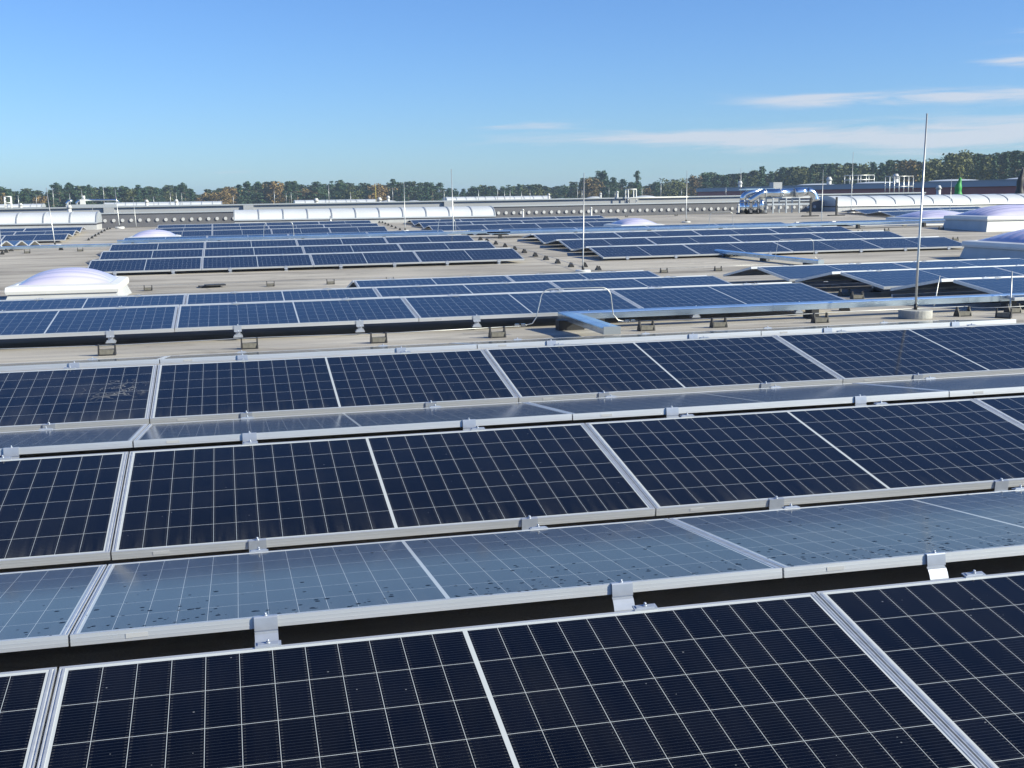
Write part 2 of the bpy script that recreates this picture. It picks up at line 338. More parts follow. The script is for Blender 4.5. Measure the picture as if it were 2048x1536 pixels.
def panel(xc, yr, z0, slope, facing, label, group, kind='dry', foot=False, detail=True, lift=0):
    if facing:
        a = TILT+slope; cy = yr-W/2*math.cos(a); cz = z0-W/2*math.sin(a)
    else:
        a = -(TILT-slope); cy = yr+WR+W/2*math.cos(a); cz = z0+WR*slope+W/2*math.sin(a)
    t = empty('solar_panel', (xc, cy, cz+SX*xc+lift), (a+random.uniform(-.0012, .0012), -SX+random.uniform(-.0006, .0006), random.uniform(-.0006, .0006)))
    tag(t, label, 'solar panel', group)
    if detail: link('rating_sticker', ME_STK, t, (0, 0, 0))
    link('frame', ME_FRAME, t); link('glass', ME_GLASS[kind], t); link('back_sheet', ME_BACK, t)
    if detail:
        for sx in (-1, 1):
            xx = sx*P/4
            if facing:
                link('clamp', ME_CE, t, (xx, 0, 0)); link('clamp', ME_CT, t, (xx, 0, 0))
                if foot: link('support_foot', ME_FOOT, t, (xx, 0, 0))
            else: link('clamp', ME_CR, t, (xx, 0, 0)); link('clamp', ME_CT, t, (xx, 0, 0))
    return t
def zl(y0, z0, s): return lambda y: z0+(y-y0)*s
def row(x0, n, yr, z0, slope, where, group, modes='fa', **kw):
    for k in range(n):
        xc = x0+P*k+P/2; who = ('only' if n == 1 else nth(k+1)+' from left') 
        if 'f' in modes: panel(xc, yr, z0, slope, True, f'panel facing the camera, {who}, {where}', group, kw.get('kf', {}).get(k, 'dry'), kw.get('foot', False), kw.get('detail', True), kw.get('lift', 0))
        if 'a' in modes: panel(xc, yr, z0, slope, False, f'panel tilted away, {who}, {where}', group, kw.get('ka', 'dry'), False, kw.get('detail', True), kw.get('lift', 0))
s1 = .0312
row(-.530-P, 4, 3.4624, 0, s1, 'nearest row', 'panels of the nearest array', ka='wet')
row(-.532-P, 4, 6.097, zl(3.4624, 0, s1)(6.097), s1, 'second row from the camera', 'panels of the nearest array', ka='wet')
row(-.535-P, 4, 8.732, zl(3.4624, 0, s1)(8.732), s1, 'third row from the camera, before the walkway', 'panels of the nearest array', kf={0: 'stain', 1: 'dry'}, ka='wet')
A2 = 'panels between the front duct and the left rooflight'
row(-.552-P, 4, 12.926, .222, -.0308, 'front row just behind the cable duct', A2, foot=True)
row(-.560-P, 4, 15.54, .144, -.0308, 'second row behind the front duct', A2)
row(1.782, 2, 18.22, .061, -.0308, 'short last row behind the front duct', A2)
A3 = 'panels of the left middle array'
for k, (y, z) in enumerate([(27.43, .058), (30.02, .139), (32.60, .221)]):
    row(-2.945-.012*k, 4, y, z, .0318, ['front','middle','rear'][k]+' row of the left middle array', A3, foot=k == 0)
row(-2.983, 4, 36.83, .262, -.031, 'single row behind the left rear duct', A3, detail=False)
A5 = 'panels of the left back array'
for k, (y, z) in enumerate([(50.66, .080), (53.18, .160), (55.70, .243)]):
    row(-3.015-.025*k, 4, y, z, .033, ['front','middle','rear'][k]+' row of the left back array', A5, foot=k == 0, detail=False)
Q = 'panels with open gable ends right of the tall rod'
row(8.03, 3, 12.33, .240, -.0308, 'front row right of the tall lightning rod', Q, foot=True)
row(8.034, 3, 14.976, .173, -.0308, 'middle row right of the tall lightning rod', Q, ka='dry')
row(8.028, 2, 17.63, .098, -.0308, 'rear row right of the tall lightning rod', Q)
A4 = 'panels of the right middle array'
for k, (y, z) in enumerate([(27.355, .039), (30.03, .119), (32.70, .190)]):
    row(8.19, 4, y, z, .0312, ['front','middle','rear'][k]+' row of the right middle array', A4, foot=k == 0)
row(8.14, 4, 36.62, .246, -.031, 'first row behind the right rear duct', A4, detail=False)
row(8.14, 1, 39.30, .168, -.031, 'second gable behind the right rear duct', A4, detail=False)
row(8.14, 1, 41.92, .090, -.031, 'third gable behind the right rear duct', A4, detail=False)
A6 = 'panels of the central back array'
for k, (y, z) in enumerate([(51.47, .030), (54.05, .115), (56.6, .195)]):
    row(8.31-.03*k, 4, y, z, .033, ['front','middle','rear'][k]+' row of the central back array', A6, foot=k == 0, detail=False)
A7 = 'panels at the left edge of the picture'
for k, (y, z) in enumerate([(36.83, .262), (39.45, .184), (42.0, .106)]):
    row(-6.2-P, 1, y, z, -.031, ['first','second','third'][k]+' open gable at the far left behind the duct', A7, detail=False)
for k, (y, z) in enumerate([(50.66, .080), (53.18, .160), (55.70, .243)]):
    row(-6.2-2*P, 2, y, z, .033, ['front','middle','rear'][k]+' row before the left barrel rooflight', A7, detail=False)
A8 = 'panels behind the duct on the right'
row(19.42, 2, 36.60, .235, -.031, 'row behind the duct left of the white rooflights', A8, detail=False)
row(19.42, 1, 39.25, .160, -.031, 'gable behind the duct left of the white rooflights', A8, detail=False)
A9 = 'panels of the far right back array'
for k, (y, z) in enumerate([(50.7, .06), (53.3, .145), (55.9, .225)]):
    row(30.65, 3, y, z, .033, ['front','middle','rear'][k]+' row of the far right back array', A9, detail=False)
# long base rails the open-ended rows stand on
def rail(x0, x1, y, where):
    b = MB(); L2 = x1-x0; b.box(0, L2, -.02, .02, 0, .04); b.box(0, L2, -.035, .035, 0, .004)
    o = b.build('mounting_rail', CLAMP, None, (x0, y, zr(x0, y)+.012), (0, -SX, 0)); tag(o, 'long aluminium mounting rail under the panels, '+where, 'rail', 'mounting rails')
def prop(x, y, h, where):
    t = empty('ridge_prop', (x, y, zr(x, y)))
    tag(t, 'aluminium prop under a panel ridge, '+where, 'panel support', 'props under the open gables')
    b = MB(); b.box(-.02, .02, -.02, .02, .02, h); b.build('post', CLAMP, t); c = MB(); c.box(-.05, .05, -.11, .11, h, h+.02); c.build('head', CLAMP, t)
    d = MB(); d.box(-.06, .06, -.09, .09, 0, .02); d.build('foot', BLACK, t)
for y, w in ((12.45, 'front row by the tall rod'), (15.1, 'middle row by the tall rod'), (17.75, 'rear row by the tall rod')):
    rail(8.1, 15 if y < 17 else 12.6, y, w); prop(8.03+P/4, y, .175, w); prop(8.03+3*P/4, y, .175, w+', further in')
for y, w in ((13.75, 'first valley by the tall rod'), (16.4, 'second valley by the tall rod')): rail(8.1, 15, y, w)

RIBD = mat('dull_end_plate', (.30, .33, .36), .5, .5)
# ------------------------------------------------------------------ cable ducts
def duct_prof(w, h): return [(-w/2, .0), (w/2, .0), (w/2, h-.012), (w/2+.006, h-.010), (w/2+.004, h), (0, h+.006), (-w/2-.004, h), (-w/2-.006, h-.010), (-w/2, h-.012)]
def duct(x0, x1, y, w, h, label, n_seg, feet=True, zoff=.075):
    t = empty('cable_duct', (x0, y, zr(x0, y)), (0, -SX, 0)); tag(t, label, 'cable duct')
    Ls = (x1-x0)/n_seg
    for k in range(n_seg):
        b = MB(); b.prism([(p, q+zoff) for p, q in duct_prof(w, h)], k*Ls+.001, (k+1)*Ls-.001)
        b.build('duct_section', GALV, t)
    if feet:
        x = .4
        while x < x1-x0: b = MB(); b.box(x-.05, x+.05, -w/2-.03, w/2+.03, 0, .03); b.box(x-.04, x+.04, -w/2, w/2, .03, zoff); b.build('support_block', BLACK, t); x += 2.3
    return t
t = duct(3.12, 16.5, 11.42, .15, .068, 'shiny galvanised cable duct along the walkway in front of the panels', 6, True, .10)
# branch towards the camera, joined at the left end
t2 = empty('cable_duct_branch', (3.20, 11.30, zr(3.2, 11.3))); tag(t2, 'short galvanised duct branch running from the long duct to the nearest array', 'cable duct')
b = MB(); b.prism([(p, q+.10) for p, q in duct_prof(.155, .062)], -1.30, .17, 'y'); b.build('cover', GALV, t2)
b = MB(); b.box(-.13, .13, -.02, .1, 0, .10); b.build('support_block', BLACK, t2)
b = MB(); b.box(-.078, .078, -1.312, -1.302, .10, .168); b.build('end_cap', RIBD, t2)
duct(-9.5, -2.2, 35.0, .14, .07, 'left stretch of the duct crossing the roof ridge beside the white gables', 3, True, .07)
duct(-3.0, 8.0, 34.75, .14, .07, 'long duct on the roof ridge behind the left middle array', 5, True, .16)
duct(7.3, 25.2, 34.75, .14, .07, 'long duct on the roof ridge behind the right middle array', 7, True, .14)
t3 = empty('cable_duct_branch', (11.15, 26.4, zr(11.15, 26.4)), (math.atan(.031), 0, .262)); tag(t3, 'galvanised duct running from the right middle array towards the camera', 'cable duct')
b = MB(); b.prism([(p, q+.07) for p, q in duct_prof(.16, .08)], -3.3, .2, 'y'); b.build('cover', GALV, t3)
for y in (-2.9, -1.5, -.2): b = MB(); b.box(-.1, .1, y-.05, y+.05, 0, .07); b.build('support_block', BLACK, t3)

# ------------------------------------------------------------------ wire holders and lightning wires
hb_ = MB()
for s_ in (-1, 1):
    hb_.prism([(-.055, 0), (.055, 0), (.045, .03), (.018, .075), (.014, .098), (-.014, .098), (-.018, .075), (-.045, .03)], s_*.068-.006, s_*.068+.006)
hb_.box(-.062, .062, -.05, .05, 0, .012)
ME_HF = hb_.mesh('holder_frame', BLACK)
hc = MB(); hc.prism([(-.042, .012), (.042, .012), (.036, .052), (-.036, .052)], -.060, .060); ME_HC = hc.mesh('concrete_block', mat('dark_concrete', (.13, .125, .11), .9, 0, .25, 30))
def holder(x, y, rz, label, group):
    t = empty('wire_holder', (x, y, zr(x, y)), (0, 0, rz)); tag(t, label, 'wire holder', group)
    link('holder_frame', ME_HF, t); link('concrete_block', ME_HC, t)
front = [-2.2, -1.09, .12, 1.27, 2.38, 3.83, 4.56, 5.64, 7.21]
for k, x in enumerate(front): holder(x+random.uniform(-.01, .01), 10.88, random.uniform(-.05, .05), f'black-ended concrete wire holder, {nth(k+1)} from left on the front walkway', 'wire holders of the front walkway')
holder(7.50, 10.62, -.75, 'wire holder turned askew between two straight ones beside the tall rod base', 'wire holders of the front walkway')
holder(7.86, 10.98, .05, 'last wire holder on the front walkway, at the right edge', 'wire holders of the front walkway')
holder(6.61, 12.2, 1.2, 'wire holder against the right end of the front duct row', 'wire holders of the front walkway')
for k, x in enumerate([-1.51, .70, 1.82, 2.95, 8.51, 9.68]): holder(x, 23.15, random.uniform(-.06, .06), f'wire holder, {nth(k+1)} from left on the roof strip behind the second array', 'wire holders of the second strip')
for k, (x, y) in enumerate([(7.41, 24.07), (7.38, 24.95), (7.1, 25.04), (7.06, 25.99), (7.05, 26.97), (7.06, 28.02), (7.07, 29.16), (7.07, 30.2), (7.07, 31.31), (7.04, 32.32), (7.02, 33.4), (7.0, 34.2)]):
    holder(x, y, R(90)+random.uniform(-.08, .08), f'wire holder seen end-on, {nth(k+1)} from the near end of the middle aisle', 'wire holders of the middle aisle')
for k, y in enumerate([52.2, 53.6, 54.9, 56.1, 57.2, 58.3, 59.5]): holder(7.15, y, R(90)+random.uniform(-.08, .08), f'tiny wire holder, {nth(k+1)} from near in the back middle aisle', 'wire holders of the back middle aisle')
for k, y in enumerate([50.6, 51.9, 53.2, 54.5, 55.8, 57.1, 58.4, 59.7]): holder(-5.45, y, R(90)+random.uniform(-.1, .1), f'tiny wire holder, {nth(k+1)} from near in the left back aisle', 'wire holders of the left back aisle')
for k, (x, y) in enumerate([(-5.75, 32.6), (-5.78, 33.7), (-5.8, 34.4), (-5.9, 35.8)]): holder(x, y, R(90)+.1*k, f'wire holder, {nth(k+1)} from near at the far left of the left duct', 'wire holders at the far left')
for k, (x, y, lab) in enumerate([(-5.2, 33.9, 'wire holder before the left duct, under the second white gable'), (-3.9, 34.1, 'wire holder before the left duct, near the left middle array'),
    (24.3, 43.6, 'wire holder beyond the duct, left of the rear white rooflight'), (24.8, 41.4, 'wire holder beyond the duct by the far right rods'), (18.9, 29.0, 'double black wire holder by the right middle array corner'),
    (19.3, 33.2, 'wire holder before the right duct, left'), (21.2, 33.3, 'wire holder before the right duct, middle'), (22.9, 33.4, 'wire holder before the right duct, near the rooflight'),
    (18.2, 32.8, 'wire holder at the right end of the rear row of the right middle array'), (7.7, 13.9, 'wire holder under the front open gable'), (7.85, 14.5, 'wire holder between the open gables'),
    (16.8, 59.0, 'wire holder near the holed wall, left'), (19.8, 59.4, 'wire holder near the holed wall, centre'), (22.6, 59.7, 'wire holder near the holed wall, right'),
    (30.2, 60.0, 'wire holder before the right barrel rooflight, left'), (32.3, 60.0, 'wire holder before the right barrel rooflight, middle'), (34.6, 60.0, 'wire holder before the right barrel rooflight, right')]):
    holder(x, y, random.uniform(-.1, .1), lab, 'single wire holders')
def wire(pts, label, h=.095, r=.004):
    P3 = []
    for (a, b2) in zip(pts, pts[1:]):
        m = max(2, int(((a[0]-b2[0])**2+(a[1]-b2[1])**2)**.5/1.1))
        for i in range(m): 
            x = a[0]+(b2[0]-a[0])*i/m; y = a[1]+(b2[1]-a[1])*i/m; P3.append((x, y, zr(x, y)+h-(.012 if i % 2 else 0)))
    x, y = pts[-1]; P3.append((x, y, zr(x, y)+h))
    b = MB(); b.tube(P3, r, 6); tag(b.build('lightning_wire', GALVR), label, 'wire')
wire([(-4.5, 10.9), (2.6, 10.9)], 'thin grey lightning wire along the front walkway, left of the hoop')
wire([(3.55, 10.9), (7.3, 10.93)], 'thin grey lightning wire along the front walkway, right of the hoop')
wire([(6.9, 11.4), (7.25, 10.93), (7.5, 10.7), (8.6, 10.9)], 'thin lightning wire bending past the tall rod base')
wire([(-6, 23.15), (11, 23.15)], 'thin lightning wire on the strip behind the second array')
wire([(7.07, 23.9), (7.07, 34.2)], 'thin lightning wire along the middle aisle')
wire([(7.15, 51), (7.15, 60)], 'thin lightning wire along the back middle aisle')
wire([(-5.45, 50), (-5.45, 60.5)], 'thin lightning wire along the left back aisle')

def hoop(xl, xr, y, h, label, r=.009, split=True):
    z0 = zr((xl+xr)/2, y); w = xr-xl; rc = .10
    pts = [(xl-.13, y, z0+.085), (xl-.05, y, z0+.10), (xl-.01, y, z0+.16)]
    for k in range(7): a = math.pi*k/12; pts.append((xl+.03+rc-rc*math.cos(a), y, z0+h-rc+rc*math.sin(a)))
    for k in range(7): a = math.pi*k/12; pts.append((xr-.03-rc+rc*math.sin(a), y, z0+h-rc+rc*math.cos(a)))
    pts += [(xr-.01, y, z0+.16), (xr+.04, y, z0+.10), (xr+.12, y, z0+.085)]
    b = MB(); b.tube(pts, r, 8)
    t = empty('wire_hoop', ((xl+xr)/2, y, z0)); tag(t, label, 'wire hoop')
    o = b.build('bent_rod', GALVR, t, (-(xl+xr)/2, -y, -z0))
    c = MB()
    for xx in (xl-.20, xl-.14, xr+.13, xr+.19): c.box(xx-.02, xx+.02, y-.014, y+.014, z0+.075, z0+.10); 
    c.build('connector', STEEL, t, (-(xl+xr)/2, -y, -z0))
hoop(2.80, 3.56, 11.05, .42, 'bent lightning wire hoop arching over the front duct corner', .0052)
hoop(.92, 1.78, 34.95, .62, 'small wire hoop over the duct behind the left middle array', .007)
hoop(14.3, 15.1, 34.95, .62, 'small wire hoop over the duct by the purple rooflight', .007)
hoop(-6.6, -6.1, 35.6, .75, 'narrow wire hoop over the left duct among the white gables', .007)
hoop(11.45, 12.35, 24.2, .52, 'wire hoop over the duct branch before the right middle array', .005)
hoop(5.9, 6.45, 35.0, .60, 'narrow wire hoop over the duct at the right end of the left rear row', .007)
def stick(x, y, h, label, lean=(0, 0), r=.012, base=None, z=None):
    z0 = zr(x, y) if z is None else z
    t = empty('air_terminal', (x, y, z0)); tag(t, label, 'lightning rod', None)
    b = MB(); b.tube([(0, 0, .02), (lean[0]*.1, lean[1]*.1, h*.1), (lean[0], lean[1], h)], [r, r, r*.55], 8); b.build('rod', GALVR, t)
    if base:
        c = MB(); c.tube([(0, 0, 0), (0, 0, base[1])], [base[0], base[0]*.96], 16); c.build('concrete_base', CONC if not base[2:] else WHITE, t)
        d = MB(); d.tube([(0, 0, base[1]), (0, 0, base[1]+.07)], r*2, 10); d.build('socket', BLACK, t)
    return t
# tall rod with its block: four concrete segments, the front one pale
tr = empty('lightning_rod', (6.70, 10.92, zr(6.70, 10.92))); tag(tr, 'tall lightning rod on a round concrete block, tallest rod in the picture', 'lightning rod')
b = MB(); b.tube([(0, 0, .10), (.008, 0, .6), (.045, 0, 2.02)], [.0125, .0115, .008], 12); b.build('rod', GALVR, tr)
b = MB()
b.prism([(.165*math.cos(a), .165*math.sin(a)) for a in [2*math.pi*k/28+.1 for k in range(28)]], .0, .085, 'z'); b.build('concrete_base', CONC, tr, bevel=.006)
b = MB(); b.tube([(0, 0, .085), (0, 0, .14)], .018, 10); b.tube([(.0, 0, .115), (.03, -.01, .115)], .006, 6); b.build('socket', BLACK, tr)
st = stick(8.02, 11.25, .42, 'short white stick with a pointed tip beside the front open gable', r=.010); 
stick(7.62, 12.05, .36, 'thin bent stick before the middle open gable', (.06, 0), r=.008)
t = stick(7.0, 23.8, 2.0, 'lightning rod on a pale block in the middle aisle', (.03, 0), .014, (.16, .05, 1))
stick(6.42, 35.3, 2.05, 'lightning rod rising behind the duct at the end of the left rear row', (-.03, 0), .015, (.16, .05, 1))
stick(7.25, 51.3, 2.05, 'lightning rod between the two back arrays', (0, 0), .018, (.16, .05, 1))
stick(-6.3, 37.5+10, 2.15, 'leaning lightning rod on a white foot at the left', (-.17, 0), .018, (.22, .06, 1))
stick(-6.2, 60.5, 1.1, 'lightning rod rising behind the left barrel rooflight', (-.06, 0), .02, None)
stick(-5.1, 60.8, 1.9, 'lightning rod on a white foot right of the left barrel rooflight', (-.11, 0), .018, (.22, .1, 1))
stick(-4.35, 61.0, 1.5, 'thin rod in front of the holed wall, left', (-.08, 0), .014, None)
stick(20.4, 52.6, 2.35, 'lightning rod before the centre of the holed wall', (.02, 0), .018, (.2, .05, 1))
stick(25.1, 48.6, 2.35, 'lightning rod left of the pair of dark posts', (.02, 0), .018, (.2, .05, 1))
stick(31.4, 57.6, 3.1, 'tall thin rod before the right barrel rooflight', (.03, 0), .018, (.2, .05, 1))
stick(35.2, 54.6, 1.75, 'thin rod beside the far right back array', (.03, 0), .016, (.2, .05, 1))
stick(4.6, 57.2, 0.0+.45, 'short white stub pipe behind the left back array', (0, 0), .05)
def dpost(x, y, h, label):
    t = empty('dark_post', (x, y, zr(x, y))); tag(t, label, 'post', 'pair of dark posts')
    b = MB(); b.box(-.04, .04, -.04, .04, .05, h); b.build('post', BLACK, t); c = MB(); c.box(-.42, .42, -.12, .12, 0, .05); c.build('foot', BLACK, t)
dpost(27.9, 55.2, .92, 'left one of two dark square posts before the barrel rooflight')
dpost(29.3, 55.2, .92, 'right one of two dark square posts before the barrel rooflight')
# spare grating piece lying on the strip
b = MB(); b.box(-.19, .19, -.10, .10, 0, .03); b.box(-.1, .27, -.2, -.02, .03, .055)
tag(b.build('rubber_mat_pile', BLACK, None, (-.42, 23.4, zr(-.4, 23.4)), (0, 0, .2)), 'small pile of dark rubber mats on the roof strip', 'rubber mats')
# ------------------------------------------------------------------ domed rooflights
def dome_mat():
    m = bpy.data.materials.new('opal_acrylic'); m.use_nodes = True; t = m.node_tree; p = t.nodes['Principled BSDF']
    tc = N(t, 'ShaderNodeTexCoord'); n = N(t, 'ShaderNodeTexNoise'); n.inputs['Scale'].default_value = .8; t.links.new(tc.outputs['Object'], n.inputs[0])
    r = N(t, 'ShaderNodeValToRGB'); r.color_ramp.elements[0].color = (.45, .43, .64, 1); r.color_ramp.elements[1].color = (.62, .60, .76, 1); r.color_ramp.elements[0].position = .35; r.color_ramp.elements[1].position = .65
    t.links.new(n.outputs[0], r.inputs[0]); t.links.new(r.outputs[0], p.inputs['Base Color'])
    p.inputs['Roughness'].default_value = .22; p.inputs['Coat Weight'].default_value = .4
    return m
DOME = dome_mat()
def rooflight(x0, x1, y0, y1, label, h0=.20, hd=.30, ribs=9, swap=False):
    cx, cy = (x0+x1)/2, (y0+y1)/2; t = empty('dome_rooflight', (cx, cy, zr(cx, cy))); tag(t, label, 'rooflight', 'domed rooflights')
    a, b2 = (x1-x0)/2, (y1-y0)/2; s = .10
    b = MB(); b.add([(-a-s, -b2-s, -.05), (a+s, -b2-s, -.05), (a+s, b2+s, -.05), (-a-s, b2+s, -.05), (-a, -b2, h0), (a, -b2, h0), (a, b2, h0), (-a, b2, h0)],
          [(0, 1, 5, 4), (1, 2, 6, 5), (2, 3, 7, 6), (3, 0, 4, 7), (4, 5, 6, 7)]); b.build('curb', CURB, t)
    r_ = MB(); e = .06; o, i_ = .045, -.10
    prof = [(o, -.02), (o+.012, .03), (o, .10), (i_+.02, .125), (i_, .12), (i_, -.02)]
    n = len(prof)
    for (d, q) in prof:
        for sx, sy in ((-1, -1), (1, -1), (1, 1), (-1, 1)): r_.v.append((sx*(a+d), sy*(b2+d), h0+q))
    for k in range(n):
        for j in range(4):
            A = k*4+j; B = k*4+(j+1) % 4; Cc = ((k+1) % n)*4+(j+1) % 4; D = ((k+1) % n)*4+j; r_.f.append((A, B, Cc, D)); r_.sm.append(False)
    r_.build('rim', WHITE, t, bevel=.006)
    d = MB(); nu, nv = 48, 110; aa, bb = a-.085, b2-.085
    for j in range(nv+1):
        for i in range(nu+1):
            u = -1+2*i/nu; v = -1+2*j/nv
            z = hd*(1-abs(u)**2.2)**.75*(1-abs(v)**2.4)**.75
            rp = v if swap else u
            z *= 1+.10*abs(math.sin(math.pi*ribs*(rp+1)/2))*(1-abs(rp)**6)
            d.v.append((u*aa, v*bb, h0+.10+z))
    for j in range(nv):
        for i in range(nu): A = j*(nu+1)+i; d.f.append((A, A+1, A+nu+2, A+nu+1)); d.sm.append(True)
    d.build('dome', DOME, t)
    return t
rooflight(-3.50, -1.86, 20.7, 22.7, 'white-rimmed purple dome rooflight at the left, nearest of the domes', .17, .22, 7, True)
rooflight(-3.45, -1.80, 44.3, 46.3, 'small purple dome rooflight behind the left rear row', .22, .22, 7, True)
rooflight(14.45, 16.1, 43.9, 46.0, 'purple dome rooflight with bright rim behind the right middle array', .22, .22, 7, True)
rooflight(21.8, 25.0, 31.85, 34.0, 'ribbed purple rooflight with blue shaded side, at the right edge', .30, .30, 8, True)
rooflight(15.95, 18.6, 21.3, 24.1, 'ribbed purple rooflight at the right edge, lower one', .30, .30, 8, True)
rooflight(26.3, 29.0, 42.6, 45.2, 'ribbed white and purple rooflight behind the long duct, upper right', .20, .26, 8, True)

# ------------------------------------------------------------------ barrel rooflights
PANE = mat('opal_polycarbonate', (.56, .585, .61), .35, 0, .06, 1.2)
RIB = mat('rib_profile', (.42, .45, .48), .45, .4)
DARK = mat('dark_gasket', (.05, .05, .06), .6)
def vault(x0, x1, y0, y1, zb, h0, rise, seg, label, group='barrel rooflights', first=None):
    t = empty('barrel_rooflight', (x0, y0, zb)); tag(t, label, 'rooflight', group)
    Lx = x1-x0; w = y1-y0; K = 14
    arc = [(w/2-w/2*math.cos(math.pi*k/K), h0+rise*math.sin(math.pi*k/K)**.85) for k in range(K+1)]
    b = MB(); b.box(0, Lx, .0, w, -.6, h0-.05); b.build('curb', CURB, t)
    b = MB(); b.box(-.02, Lx+.02, -.03, w+.03, h0-.05, h0); b.build('gasket', DARK, t)
    x = 0; n = 0; cuts = [0]
    while cuts[-1] < Lx-.3: cuts.append(min(Lx, cuts[-1]+seg))
    for a, c in zip(cuts, cuts[1:]):
        b = MB(); b.prism(arc, a+.02, c-.02, 'x', True); b.build('pane', PANE, t)
    for a in cuts:
        o = [(w/2+(p-w/2)*1.02, h0+(q-h0)*1.02+.012) for p, q in arc]
        b = MB(); b.prism(o, a-.028, a+.028, 'x', True); b.build('rib', RIB, t)
    b = MB(); b.prism([(-.06, h0-.01), (.03, h0-.01), (.03, h0+.05), (-.04, h0+.05)], -.02, Lx+.02); b.build('gutter_edge', RIB, t)
    return t
vault(-11.8, -6.0, 59.4, 61.8, .02, .27, .52, 1.16, 'barrel rooflight of white panes at the left edge, before the dark wall')
vault(.25, 13.1, 60.2, 62.6, .05, .24, .50, 1.17, 'long barrel rooflight of white panes in the middle, behind the left back array')
vault(33.1, 56, 62.2, 65.2, .20, .30, .55, 1.2, 'long white barrel rooflight at the right, before the red hall')

# ------------------------------------------------------------------ dark wall with round vents
WALLM = mat('dark_grey_cladding', (.125, .128, .145), .55, .1, .08, 1)
CAP = mat('pale_metal_cap', (.42, .45, .48), .45, .3)
FASC = mat('pale_grey_fascia', (.34, .355, .38), .55, 0, .05, .5)
wt = empty('parapet_wall', (-6.6, 64, 0), (0, -.0036, 0)); tag(wt, 'long dark grey parapet wall dotted with a row of round white vents', 'wall')
b = MB(); b.box(0, 40, 0, .35, -.8, .66); b.build('wall', WALLM, wt)
b = MB(); b.box(-.05, 40.05, -.06, .41, .66, .72); b.build('coping', CAP, wt)
cv = MB()
cv.tube([(0, 0, 0), (0, -.05, 0)], .085, 16); ME_VENT = cv.mesh('round_vent', mat('white_vent', (.48, .49, .50), .5))
k = 0; x = .55
while x < 39.4 and k < 100:
    link('round_vent', ME_VENT, wt, (x, -.002, .33)); x += .42; k += 1
# second, higher hall edge behind it: pale fascia, posts, roof
hall = empty('rear_hall', (-45, 69.5, 0)); tag(hall, 'pale grey hall edge behind the dark wall, with its own flat roof', 'building')
b = MB(); X0, X1 = 0, 88.; z0, z1 = .80, 1.14
b.add([(X0, 0, -11.5), (X1, 0, -11.5), (X1, .3, -11.5), (X0, .3, -11.5), (X0, 0, z0-.0), (X1, 0, z1), (X1, .3, z1), (X0, .3, z0)], [(0, 3, 2, 1), (4, 5, 6, 7), (0, 1, 5, 4), (1, 2, 6, 5), (2, 3, 7, 6), (3, 0, 4, 7)])
b.build('fascia', FASC, hall)
b = MB(); b.add([(X0, -.12, z0), (X1, -.12, z1), (X1, .5, z1), (X0, .5, z0), (X0, -.12, z0+.07), (X1, -.12, z1+.07), (X1, .5, z1+.07), (X0, .5, z0+.07)], [(0, 3, 2, 1), (4, 5, 6, 7), (0, 1, 5, 4), (1, 2, 6, 5), (2, 3, 7, 6), (3, 0, 4, 7)])
b.build('coping', CAP, hall)
b = MB(); b.add([(X0, .5, z0-.1), (X1, .5, z1-.1), (X1, 100, .62), (X0, 100, .55), (X1, 100, -11.5), (X0, 100, -11.5)], [(0, 1, 2, 3), (3, 2, 4, 5)]); b.build('roof_sheet', ROOF, hall)
for px_ in (20.5, 38.4, 45.8, 57.1, 68.3, 79.5):
    b = MB(); b.box(px_, px_+.55, -.15, -.005, .1, z0+(z1-z0)*px_/88-.004); b.build('downpipe_box', FASC, hall)
def zh(x, y): return .68-.0*(y-70)
vault(-32, -19.4, 138, 141, .62, .12, .38, 1.15, 'far barrel rooflight behind the left one', 'far barrel rooflights')
vault(-13.2, -.7, 139, 142, .60, .16, .38, 1.15, 'far barrel rooflight left of centre, behind the dark wall', 'far barrel rooflights')
vault(7.3, 16.7, 139, 142, .60, .16, .38, 1.15, 'short far barrel rooflight before the yellow trees', 'far barrel rooflights')
vault(24.6, 37.0, 139, 142, .66, .20, .42, 1.15, 'far barrel rooflight in the middle of the skyline', 'far barrel rooflights')
def bigdome(x, y, w, z, h, label):
    t = empty('flat_dome', (x, y, z)); tag(t, label, 'rooflight', 'far flat domes'); b = MB(); nu = 20; nv = 8
    for j in range(nv+1):
        for i in range(nu): a = 2*math.pi*i/nu; c = math.pi/2*j/nv; b.v.append((w/2*math.cos(c)*math.cos(a), w/2*math.cos(c)*math.sin(a), h*math.sin(c)))
    for j in range(nv):
        for i in range(nu): b.f.append((j*nu+i, j*nu+(i+1) % nu, (j+1)*nu+(i+1) % nu, (j+1)*nu+i)); b.sm.append(True)
    b.build('dome', PANE, t); c = MB(); c.box(-w/2-.1, w/2+.1, -w/2-.1, w/2+.1, -.3, .02); c.build('curb', CURB, t)
for (x, y, w, z, h, l) in [(15.4, 120, 2.0, .75, .28, 'white flat dome right of the short far barrel rooflight'), (17.9, 120, 1.8, .75, .24, 'second white flat dome on the far roof'),
    (25.3, 92, 1.9, .86, .22, 'white dome behind the fascia, first of three near the rail'), (26.6, 92, 1.0, .86, .18, 'white dome behind the fascia, second of three near the rail'),
    (28.0, 92, 1.5, .92, .26, 'white dome behind the fascia, third of three near the rail'), (28.7, 82, 2.0, .96, .25, 'white dome right of the access ladder'), (-12.0, 92, 2.0, .70, .22, 'white dome at the left end of the skyline')]: bigdome(x, y, w, z, h, l)
VENTW = mat('white_plastic', (.52, .53, .53), .4)
